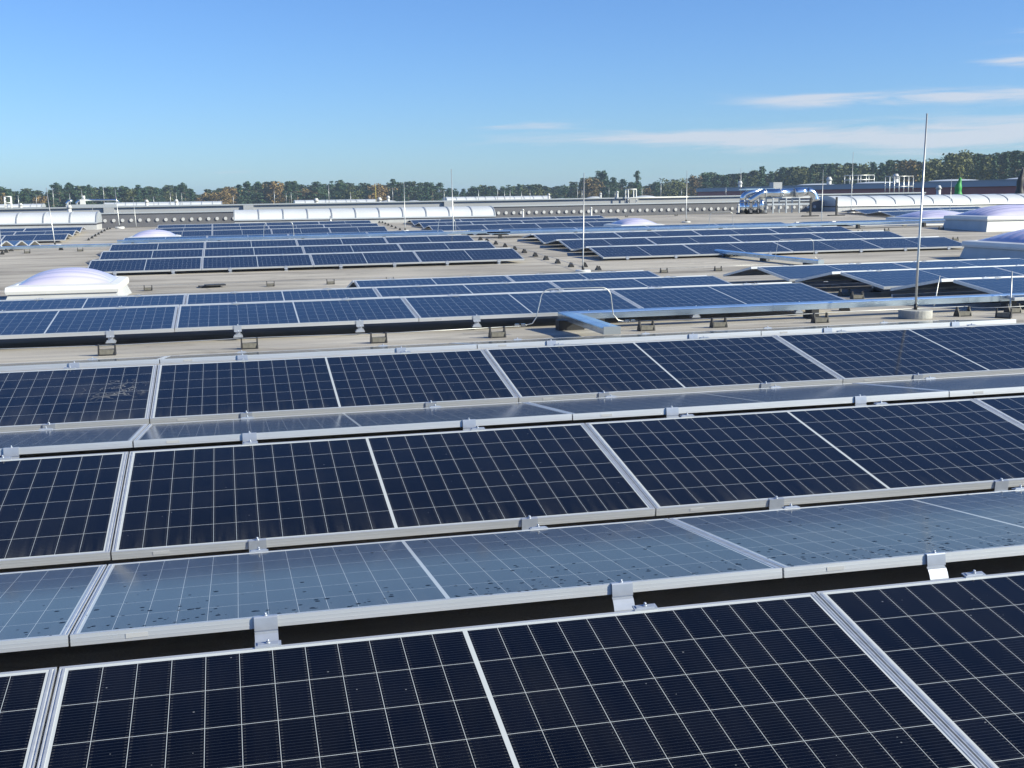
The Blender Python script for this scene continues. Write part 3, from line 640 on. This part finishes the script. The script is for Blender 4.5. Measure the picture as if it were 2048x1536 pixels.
def vpipe(x, y, z, h, r, label, hood=True):
    t = empty('vent_pipe', (x, y, z)); tag(t, label, 'vent pipe', 'white vent pipes'); b = MB(); b.tube([(0, 0, -.5), (0, 0, h)], r, 12); b.build('pipe', VENTW, t)
    if hood: c = MB(); c.tube([(0, 0, h), (0, 0, h+r*1.6)], [r*1.5, r*.7], 12); c.build('cap', VENTW, t)
for (x, y, z, h, r, l) in [(-11.2, 72, .80, .32, .08, 'white vent pipe on the left skyline'), (-8.0, 66.5, .55, .42, .10, 'squat white vent behind the left barrel rooflight end'), (-5.0, 80, .8, .40, .10, 'white vent pipe above the left far barrel rooflight'),
    (-3.2, 80, .8, .40, .10, 'white vent pipe at the end of the left far barrel rooflight'), (5.0, 72, .86, .28, .11, 'white vent pipe left of the middle barrel rooflight'), (8.7, 72, .88, .26, .11, 'white vent pipe above the middle barrel rooflight'), (12.8, 100, .8, .45, .12, 'tallish white vent pipe right of the short far vault'),
    (27.9, 90, .88, .45, .08, 'thin white vent pipe on the centre skyline'), (27.3, 84, .95, .48, .08, 'white vent pipe left of the access ladder'), (22.2, 84, .93, .38, .08, 'white vent pipe further left of the access ladder'), (9.9, 63.4, .1, .42, .06, 'white stub before the vault in the middle'),
    (15.2, 62.9, .1, .42, .055, 'white stub before the holed wall, near the barrel end'), (19.0, 63.0, .15, .42, .055, 'white stub before the holed wall, centre'), (27.5, 63.0, .2, .42, .055, 'white stub before the holed wall, right'), (42, 85, 1.05, .3, .12, 'small white vent left of the silver machine'), (44.9, 71, .98, .42, .14, 'white hooded vent above the right barrel rooflight')]: vpipe(x, y, z, h, r, l)
# access ladder hoops
def rails(x, y, z, w, d, h, nposts, label, m=GALVR, r=.025, hr=2):
    t = empty('guard_rail', (x, y, z)); tag(t, label, 'guard rail'); b = MB()
    for k in range(nposts): b.tube([(w*k/(nposts-1), 0, -.3), (w*k/(nposts-1), 0, h)], r, 6); b.tube([(w*k/(nposts-1), d, -.3), (w*k/(nposts-1), d, h)], r, 6)
    b.build('posts', m, t); b = MB()
    for q in range(hr):
        z_ = h*(1-q*.5)
        for yy in (0, d): b.tube([(0, yy, z_), (w, yy, z_)], r, 6)
        for xx in (0, w): b.tube([(xx, 0, z_), (xx, d, z_)], r, 6)
    b.build('handrails', m, t)
rails(23.1, 69.0, .6, .5, .5, 1.0, 2, 'roof access ladder hoops standing on the pale fascia', WHITE, .035, 1)
rails(-13.2, 79, .9, .35, .35, .75, 2, 'small railing on the skyline at the far left', WHITE, .03, 2)
# silver ventilation unit
SILV = mat('polished_duct', (.72, .76, .80), .16, 1, .08, 2)
vx, vy = 26.6, 59.6; vz = zr(vx, vy)+.03
vt = empty('ventilation_unit', (vx, vy, vz)); tag(vt, 'shiny silver ventilation ducts on stands before the dark wall', 'ventilation unit')
def arcpts(c, r, a0, a1, plane='xz', n=6):
    return [(c[0]+r*math.cos(R(a0+(a1-a0)*k/n)), c[1], c[2]+r*math.sin(R(a0+(a1-a0)*k/n))) for k in range(n+1)]
def bend(p0, p1, p2, n=5):
    p0, p1, p2 = map(Vector, (p0, p1, p2)); return [(p0*(1-t)**2+p1*2*t*(1-t)+p2*t*t) for t in [k/n for k in range(n+1)]]
for (x, y, h, w) in ((-.12, .5, .70, .17), (.13, .45, .70, .12), (.45, .2, .68, .15), (.72, 0, .84, .13)):
    b = MB(); b.tube([(x, y, 0), (x, y, h)], w, 18); b.build('down_duct', SILV, vt)
    b = MB(); b.tube([(x, y, h-.12), (x, y, h-.08)], w+.012, 18); b.tube([(x, y, .30), (x, y, .33)], w+.010, 18); b.build('joint_ring', RIB, vt)
    b = MB(); b.box(x-w-.10, x+w+.10, y-w-.10, y+w+.10, -.03, .04); b.build('collar', BLACK, vt)
b = MB(); b.tube(bend((-.12, .5, .70), (-.10, .5, 1.02), (.30, .4, 1.10))+[(.9, .4, 1.13)], .17, 18); b.build('elbow', SILV, vt)
b = MB(); b.tube(bend((.13, .2, .66), (.30, .1, .80), (.72, 0, 1.06)), .16, 18); b.build('elbow', SILV, vt)
b = MB(); b.tube([(.70, 0, .84), (.74, 0, 1.06), (.90, 0, 1.10)], .20, 18); b.build('elbow', SILV, vt)
b = MB(); b.tube([(.85, 0, 1.06), (2.55, 0, 1.06)], .215, 24); b.build('horizontal_duct', SILV, vt)
for x in (.86, 1.7, 2.53):
    b = MB(); b.tube([(x, 0, 1.06), (x+.04, 0, 1.06)], .232, 24); b.build('joint_ring', RIB, vt)
b = MB(); b.tube([(2.57, 0, 1.06), (2.7, 0, 1.07), (3.0, 0, 1.09), (3.3, 0, 1.10)], [.24, .24, .25, .20], 24); b.build('fan_casing', SILV, vt)
b = MB(); b.tube(bend((3.3, 0, 1.12), (3.70, 0, 1.14), (3.80, 0, .62), 9), [.20]*8+[.21, .23], 20); b.build('outlet_bend', SILV, vt)
for (x, y) in ((1.25, -.25), (1.25, .6), (2.0, -.25), (2.0, .6), (2.75, -.25), (2.75, .6)):
    b = MB(); b.box(x-.03, x+.03, y-.03, y+.03, 0, .80); b.build('stand_leg', RIB, vt)
b = MB(); b.box(.95, 3.4, -.26, -.20, .42, .50); b.box(.95, 3.4, .58, .64, .42, .50)
for x in (1.25, 2.0, 2.75): b.box(x-.03, x+.03, -.20, .58, .74, .80)
b.build('support_frame', RIB, vt)
b = MB(); b.box(1.75, 2.25, .8, 1.3, 1.20, 1.62); b.build('control_box', FASC, vt)
b = MB(); b.prism([(.3, 1.22), (1.3, 1.22), (1.3, 1.28), (.3, 1.30)], .0, 1.6); b.build('top_cover', GALV, vt)
# far-left small ventilation set
lx = empty('ventilation_unit', (-10.7, 88, .98)); lx.scale = (.42,)*3; tag(lx, 'small white and silver ventilation set on the left skyline', 'ventilation unit')
for x in (0, 1.5): b = MB(); b.tube([(x, 0, 0), (x, 0, .6), (x+.25, 0, .85), (x+.8, 0, .9)], .22, 14); b.build('down_duct', SILV, lx)
b = MB(); b.tube([(2.2, 0, 1.0), (7.4, 0, .95), (8.0, 0, .65)], .17, 14); b.build('horizontal_duct', SILV, lx)
b = MB(); b.box(2.0, 2.8, -.4, .4, .3, 1.1); b.tube([(2.6, 0, 1.1), (2.6, 0, 1.7)], .2, 12); b.build('fan_box', WHITE, lx)
b = MB(); b.box(-.2, 7.6, -.5, .5, -.3, .28); b.build('base_frame', RIB, lx)
# ------------------------------------------------------------------ red and grey hall on the right
RED = mat('maroon_cladding', (.40, .07, .075), .55, 0, .1, .4)
GREYR = mat('blue_grey_cladding', (.34, .36, .42), .55, 0, .06, .3)
rh = empty('red_hall', (0, 0, 0)); tag(rh, 'low hall with blue-grey upper band and dark red wall, at the right', 'building')
pA, pB = Vector((67.7, 170, 0)), Vector((58.2, 80, 0)); dv = (pB-pA).normalized(); nv_ = Vector((dv.y, -dv.x, 0)); 
if nv_.dot(-pA) < 0: nv_ = -nv_
back = -nv_*60
def slab(b, z0, z1, off):
    a, c = pA+nv_*off, pB+nv_*off+dv*8
    q = [a, c, c+back, a+back]; b.add([(*p.xy, z0) for p in q]+[(*p.xy, z1) for p in q], [(0, 1, 5, 4), (1, 2, 6, 5), (2, 3, 7, 6), (3, 0, 4, 7), (4, 5, 6, 7)])
b = MB(); slab(b, -11.5, 1.56, 0); b.build('red_wall', RED, rh)
b = MB(); slab(b, 1.56, 2.02, .25); b.build('grey_band', GREYR, rh)
b = MB(); slab(b, 2.02, 2.08, .32); b.build('coping', FASC, rh)
for k, (t_, w, h, l) in enumerate([(32, 5, .22, 'first from left'), (50, 5, .22, 'second from left'), (67, 5, .22, 'third from left'), (80, 4, .2, 'fourth from left')]):
    p = pA+dv*t_+back*.1; bigdome(p.x, p.y, w, 2.1, h, 'white flat dome on the red hall, '+l)
for (t_, w, h, l) in ((45, 3.0, 1.0, 'railing frame on the red hall left'), (88, 2.2, 1.2, 'railing frame on the red hall at the right edge')):
    p = pA+dv*t_+back*.08; rails(p.x, p.y, 2.1, w, 1.2, h, 4, l, GALVR, .05)
for (t_, l) in ((14, 'left'), (46, 'middle'), (63, 'right')):
    p = pA+dv*t_+nv_*-2; vpipe(p.x, p.y, 2.1, .45, .25, 'white hooded pipe on the red hall, '+l)
b = MB(); p = pA+dv*61+nv_*1.5
rails(46.6, 80, .9, 1.9, .6, 1.45, 6, 'tall cluster of scaffold posts before the red hall', GALVR, .03)
# cowl, canopies, banners
def banner(x, y, z, h, m, label):
    t = empty('furled_banner', (x, y, z)); tag(t, label, 'banner', None); b = MB(); pts = []; rs = []
    for k in range(12): q = k/11; pts.append((.10*h*q*q+.02*math.sin(q*9), 0, h*q)); rs.append((.26*(1-q)**.6+.03)*(1+.15*math.sin(q*14)))
    b.tube(pts, rs, 12); b.build('cloth', m, t); c = MB(); c.tube([(0, 0, -.6), (.08*h, 0, h*1.02)], .02, 8); c.build('pole', GALVR, t)
GREEN = mat('green_cloth', (.02, .28, .05), .6, 0, .3, 8); BLK = mat('black_cloth', (.015, .015, .02), .6, 0, .3, 8)
banner(45.0, 69.0, .75, 1.35, GREEN, 'slim green furled banner behind the right barrel rooflight')
banner(48.7, 68.0, .75, 1.9, BLK, 'black furled banner at the right edge of the picture')
t = empty('white_awning', (0, 0, 0)); t.location = (32.4, 67.8, .95); tag(t, 'long white roof edge behind the start of the right barrel rooflight', 'canopy')
b = MB(); b.box(0, 3.9, 0, 1, 0, .10); b.build('roof_slab', WHITE, t); b = MB(); b.box(.2, 3.7, .2, .9, -1.2, 0); b.build('wall', GREYR, t)
tb = empty('bent_pipe', (25.6, 68.8, .85)); tag(tb, 'white bent pipe running along the coping beside the silver unit', 'pipe'); b = MB(); b.tube([(-2.6, 0, .0), (-2.6, 0, .18), (-2.4, 0, .24), (1.2, 0, .26)], .05, 8); b.build('pipe', VENTW, tb)

# ------------------------------------------------------------------ thin far rods on the skyline
far = [(36, 398, 390, 400), (72, 402, 390), (105, 402, 375), (139, 402, 387), (163, 402, 379), (206, 402, 369), (307, 402, 393), (340, 402, 385), (352, 402, 384), (363, 402, 385), (466, 402, 390), (548, 402, 380), (572, 402, 386), (582, 402, 384),
       (657, 401, 370), (701, 400, 386), (751, 400, 371), (785, 400, 375), (888, 398, 380), (957, 397, 380), (995, 397, 375), (1009, 397, 381), (1020, 397, 380), (1043, 396, 383), (1060, 396, 380), (1155, 394, 378), (1164, 394, 380), (1218, 393, 374), (1230, 393, 382), (1284, 392, 374), (1322, 391, 364), (1363, 391, 378), (1452, 389, 374), (1482, 388, 336)]
def ray(px, py): return fw+r2*((px-1024)/2415.5)-u2*((py-768)/2415.5)
for k, e in enumerate(far):
    y = 96 + (k*37 % 50)
    d = ray(e[0], e[2]); s_ = y/d.y; x = d.x*s_; zt = EYE+d.z*s_
    t = empty('skyline_rod', (x, y, .6)); tag(t, f'thin distant lightning rod, {nth(k+1)} from left on the skyline', 'lightning rod', 'thin rods on the skyline')
    b = MB(); b.tube([(0, 0, 0), (0, 0, zt-.6)], [.032, .018], 6); b.build('rod', GALVR if k != 16 else mat('yellow_paint', (.6, .5, .1), .5), t)
    b = MB(); b.tube([(0, 0, 0), (0, 0, .12)], .2, 10); b.build('foot', CONC, t)

# ------------------------------------------------------------------ trees
def leafmat(name, c1, c2, c3=None):
    m = bpy.data.materials.new(name); m.use_nodes = True; t = m.node_tree; p = t.nodes['Principled BSDF']
    g_ = N(t, 'ShaderNodeNewGeometry'); oi = N(t, 'ShaderNodeObjectInfo'); r = N(t, 'ShaderNodeValToRGB')
    e = r.color_ramp.elements; e[0].color = (*c1, 1); e[1].color = (*c2, 1)
    if c3: k = e.new(.9); k.color = (*c3, 1)
    tc = N(t, 'ShaderNodeTexCoord'); n = N(t, 'ShaderNodeTexNoise'); n.inputs['Scale'].default_value = .35; n.inputs['Detail'].default_value = 3; t.links.new(tc.outputs['Object'], n.inputs[0])
    a = N(t, 'ShaderNodeMath', operation='MULTIPLY_ADD'); a.inputs[1].default_value = .45; t.links.new(g_.outputs['Random Per Island'], a.inputs[0])
    b = N(t, 'ShaderNodeMath', operation='MULTIPLY_ADD'); b.inputs[1].default_value = .35; t.links.new(oi.outputs['Random'], b.inputs[0]); 
    c = N(t, 'ShaderNodeMath', operation='MULTIPLY_ADD'); c.inputs[1].default_value = .8; c.inputs[2].default_value = -.2; t.links.new(n.outputs[0], c.inputs[0]); t.links.new(c.outputs[0], b.inputs[2]); t.links.new(b.outputs[0], a.inputs[2])
    t.links.new(a.outputs[0], r.inputs[0]); t.links.new(r.outputs[0], p.inputs['Base Color']); p.inputs['Roughness'].default_value = .7; p.inputs['Specular IOR Level'].default_value = .2
    return m
LM = {'pine': leafmat('pine_needles', (.028, .058, .036), (.070, .118, .062)), 'spruce': leafmat('spruce_needles', (.022, .052, .034), (.058, .108, .060)),
      'gold': leafmat('golden_leaves', (.12, .11, .045), (.22, .18, .07), (.25, .165, .07)), 'olive': leafmat('olive_leaves', (.05, .075, .028), (.14, .145, .055)), 'rust': leafmat('rust_leaves', (.11, .085, .04), (.20, .14, .065))}
BARK = mat('bark', (.14, .10, .075), .9, 0, .3, 3)
def crown(kind, seed, h, lite=False):
    rg = random.Random(seed); V = []; F = []
    def clump(cx, cy, cz, rx, rz, n, s):
        for _ in range(n):
            while True:
                a, b_, c = (rg.uniform(-1, 1) for _ in range(3))
                if a*a+b_*b_+c*c < 1: break
            p = Vector((cx+a*rx, cy+b_*rx, cz+c*rz)); u = Vector((rg.gauss(0, 1), rg.gauss(0, 1), rg.gauss(0, .6))).normalized(); w = u.cross(Vector((rg.gauss(0, 1), rg.gauss(0, 1), rg.gauss(0, 1)))).normalized()
            q = s*rg.uniform(.6, 1.3); k = len(V); V.extend([tuple(p-u*q-w*q*.6), tuple(p+u*q-w*q*.5), tuple(p+u*q*.8+w*q*.6), tuple(p-u*q*.7+w*q*.5)]); F.append((k, k+1, k+2, k+3))
    f = .5 if lite else 1
    if kind == 'pine':
        lean = rg.uniform(-.8, .8)
        for _ in range(54):
            q = rg.random()**.8; z = h*(.34+.64*q); r = 2.9*(1-q**1.7)*rg.uniform(.6, 1.15)+.3; a = rg.uniform(0, 6.28); d = r*rg.uniform(.2, 1)
            clump(math.cos(a)*d+lean*q, math.sin(a)*d, z+rg.uniform(-.3, .3), rg.uniform(.45, 1.25), rg.uniform(.22, .42), int(58*f), .165 if not lite else .32)
    elif kind == 'spruce':
        for k in range(30):
            q = k/30; z = h*(.2+.8*q); r = 2.5*(1-q)**.85+.12
            for _ in range(5 if q < .8 else 3):
                a = rg.uniform(0, 6.28); d = r*rg.uniform(.3, .95); clump(math.cos(a)*d, math.sin(a)*d, z-.25*d, .45+.25*(1-q), .28, int(18*f)+1, .18 if not lite else .32)
            clump(0, 0, z, .35, .4, 6, .2)
    else:
        for _ in range(42):
            a = rg.uniform(0, 6.28); e = rg.uniform(-.5, 1.5); rr = rg.uniform(.45, 1); R0 = 3.3
            clump(math.cos(a)*math.cos(e)*R0*rr, math.sin(a)*math.cos(e)*R0*rr, h*.62+math.sin(e)*h*.34*rr, rg.uniform(.7, 1.2), rg.uniform(.5, .9), int(52*f), .19 if not lite else .33)
    return V, F
def tree_mesh(kind, fol, seed, h):
    V, F = crown(kind, seed, h); me = bpy.data.meshes.new('crown'); me.from_pydata(V, [], F); me.materials.append(LM[fol]); me.update()
    rg = random.Random(seed+99); b = MB(); top = h*(.93 if kind != 'broad' else .75)
    b.tube([(0, 0, 0), (rg.uniform(-.2, .2), 0, top*.4), (rg.uniform(-.3, .3), 0, top*.75), (0, 0, top)], [.28, .2, .12, .04], 7)
    for _ in range(9):
        z = top*rg.uniform(.45, .92); a = rg.uniform(0, 6.28); l = rg.uniform(1, 2.4); b.tube([(0, 0, z), (math.cos(a)*l, math.sin(a)*l, z+.5)], [.07, .02], 5)
    return me, b.mesh('trunk', BARK)
H0 = 18
PROTO = {'pine': [tree_mesh('pine', 'pine', s, H0) for s in (1, 2, 3, 4, 5, 6, 7)], 'spruce': [tree_mesh('spruce', 'spruce', s, H0) for s in (11, 12, 13)],
         'gold': [tree_mesh('broad', 'gold', s, 14) for s in (21, 22)], 'olive': [tree_mesh('broad', 'olive', s, 15) for s in (31, 32)], 'rust': [tree_mesh('broad', 'rust', 41, 15)]}
HT = {'pine': 18, 'spruce': 18, 'gold': 14*.98, 'olive': 15*.98, 'rust': 15*.98}
KN = {'pine': 'pine_tree', 'spruce': 'spruce_tree', 'gold': 'golden_tree', 'olive': 'olive_green_tree', 'rust': 'rust_coloured_tree'}
KD = {'pine': 'dark green pine', 'spruce': 'pointed dark spruce', 'gold': 'golden autumn tree', 'olive': 'olive green broadleaf tree', 'rust': 'rust brown autumn tree'}
Z0 = -11.6
# skyline height (photo pixels) against horizontal position, followed by the tree tops
SK = [(-60, 372), (0, 375), (120, 371), (150, 369), (240, 366), (345, 366), (360, 362), (385, 372), (395, 385), (405, 378), (430, 370), (470, 366), (540, 358), (590, 358), (610, 368), (650, 360), (690, 357), (760, 362), (850, 358), (880, 370), (930, 374), (960, 366), (1000, 372),
      (1040, 360), (1080, 360), (1100, 370), (1130, 362), (1170, 352), (1200, 344), (1215, 352), (1235, 362), (1275, 360), (1300, 361), (1380, 352), (1400, 342), (1450, 342), (1500, 338), (1560, 334), (1640, 322), (1700, 322), (1800, 318), (1860, 318), (1900, 306), (1940, 300), (1990, 304), (2040, 298), (2110, 300)]
def skl(px):
    for (a, p), (c, q) in zip(SK, SK[1:]):
        if a <= px <= c: return p+(q-p)*(px-a)/(c-a)
    return 300
cnt = {}
def place_tree(px, dist, kind, top, label=None, ws=1.):
    d = ray(px, top); s_ = dist/math.hypot(d.x, d.y); x, y, zt = d.x*s_, d.y*s_, EYE+d.z*s_
    sc = (zt-Z0)/HT[kind]; me, tr_ = random.choice(PROTO[kind])
    t = empty(KN[kind], (x, y, Z0), (0, 0, random.uniform(0, 6.28))); w = ws*random.uniform(.85, 1.2)*max(1, dist/300)
    t.scale = (w*sc, w*sc, sc)
    cnt[kind] = cnt.get(kind, 0)+1
    tag(t, label or f'{KD[kind]}, {nth(cnt[kind])} of its kind from the left along the wood edge', 'tree', 'trees along the wood edge')
    link('crown', me, t); link('trunk', tr_, t)
px = -30
special = {(395, 450): 'gold', (545, 570): 'gold', (600, 622): 'gold', (1320, 1370): 'olive', (1370, 1395): 'rust'}
while px < 2090:
    kind = ('pine' if random.random() < .62 else 'spruce') if px < 1380 else ('spruce' if random.random() < .75 else 'pine')
    r_ = random.random()
    if r_ < .13: kind = 'gold' if random.random() < .25 else 'olive'
    for (a, c), k in special.items():
        if a <= px <= c: kind = k
    if 1290 < px < 1385: kind = random.choice(['olive', 'rust', 'olive', 'pine'])
    if 1580 < px < 2000 and random.random() < .18: kind = 'olive'
    dist = 330 if px < 1200 else 330-(px-1200)*.13
    dist += random.uniform(-12, 12)
    top = skl(px)+random.uniform(-2, 11)+(7 if kind in ('gold', 'olive', 'rust') and px < 1300 else 0)
    if random.random() < .22: top -= random.uniform(1, 5)
    place_tree(px, dist, kind, top)
    px += random.uniform(12, 20) if px < 1300 else random.uniform(15, 25)
place_tree(1182, 300, 'rust', 352, 'broad rust brown tree behind the thin centre rod, widest crown on the skyline', 1.25)
place_tree(1210, 320, 'pine', 342, 'crooked tall pine leaning over the rust brown tree', .8)
place_tree(1274, 300, 'pine', 343, 'lone tall ragged pine standing above the low centre trees', .75)
place_tree(1228, 310, 'pine', 354, 'small pine between the rust brown tree and the lone pine', .7)
# the wood behind: one mass
V, F = [], []; rg = random.Random(5); libs = [crown('pine', 71, 18, True), crown('spruce', 72, 18, True), crown('pine', 73, 18, True), crown('broad', 74, 16, True)]
for k in range(420):
    px = -80+2220*k/420+rg.uniform(-6, 6); dist = (330 if px < 1200 else 330-(px-1200)*.13)+rg.uniform(14, 60)
    top = skl(min(max(px, -60), 2100))+rg.uniform(4, 15)
    d = ray(px, top); s_ = dist/math.hypot(d.x, d.y); x, y, zt = d.x*s_, d.y*s_, EYE+d.z*s_; li = rg.choice([0, 0, 1, 2, 2, 3]); v, f_ = libs[li]
    sc = (zt-Z0)/(18 if li < 3 else 16); a = rg.uniform(0, 6.28); ca, sa = math.cos(a)*sc*1.15, math.sin(a)*sc*1.15; n0 = len(V)
    V += [(x+p[0]*ca-p[1]*sa, y+p[0]*sa+p[1]*ca, Z0+p[2]*sc) for p in v]; F += [tuple(i+n0 for i in q) for q in f_]
me = bpy.data.meshes.new('wood'); me.from_pydata(V, [], F); me.materials.append(leafmat('wood_leaves', (.022, .050, .032), (.055, .10, .052), (.09, .105, .045))); me.update()
tag(link('wood', me), 'mass of dark conifers with some autumn trees behind the wood edge', 'forest', None, 'stuff')

# ------------------------------------------------------------------ thin autumn haze
hm = bpy.data.materials.new('haze_air'); hm.use_nodes = True; ht = hm.node_tree; ht.nodes.clear()
ho = N(ht, 'ShaderNodeOutputMaterial'); pv = N(ht, 'ShaderNodeVolumePrincipled'); pv.inputs['Color'].default_value = (.62, .80, 1, 1); pv.inputs['Density'].default_value = .00045; pv.inputs['Anisotropy'].default_value = .2
ht.links.new(pv.outputs[0], ho.inputs['Volume'])
hz = MB(); hz.box(-3010, 3010, -310, 4010, -12.7, 13); tag(hz.build('haze', hm), 'thin pale haze in the air towards the wood', 'haze', None, 'stuff')
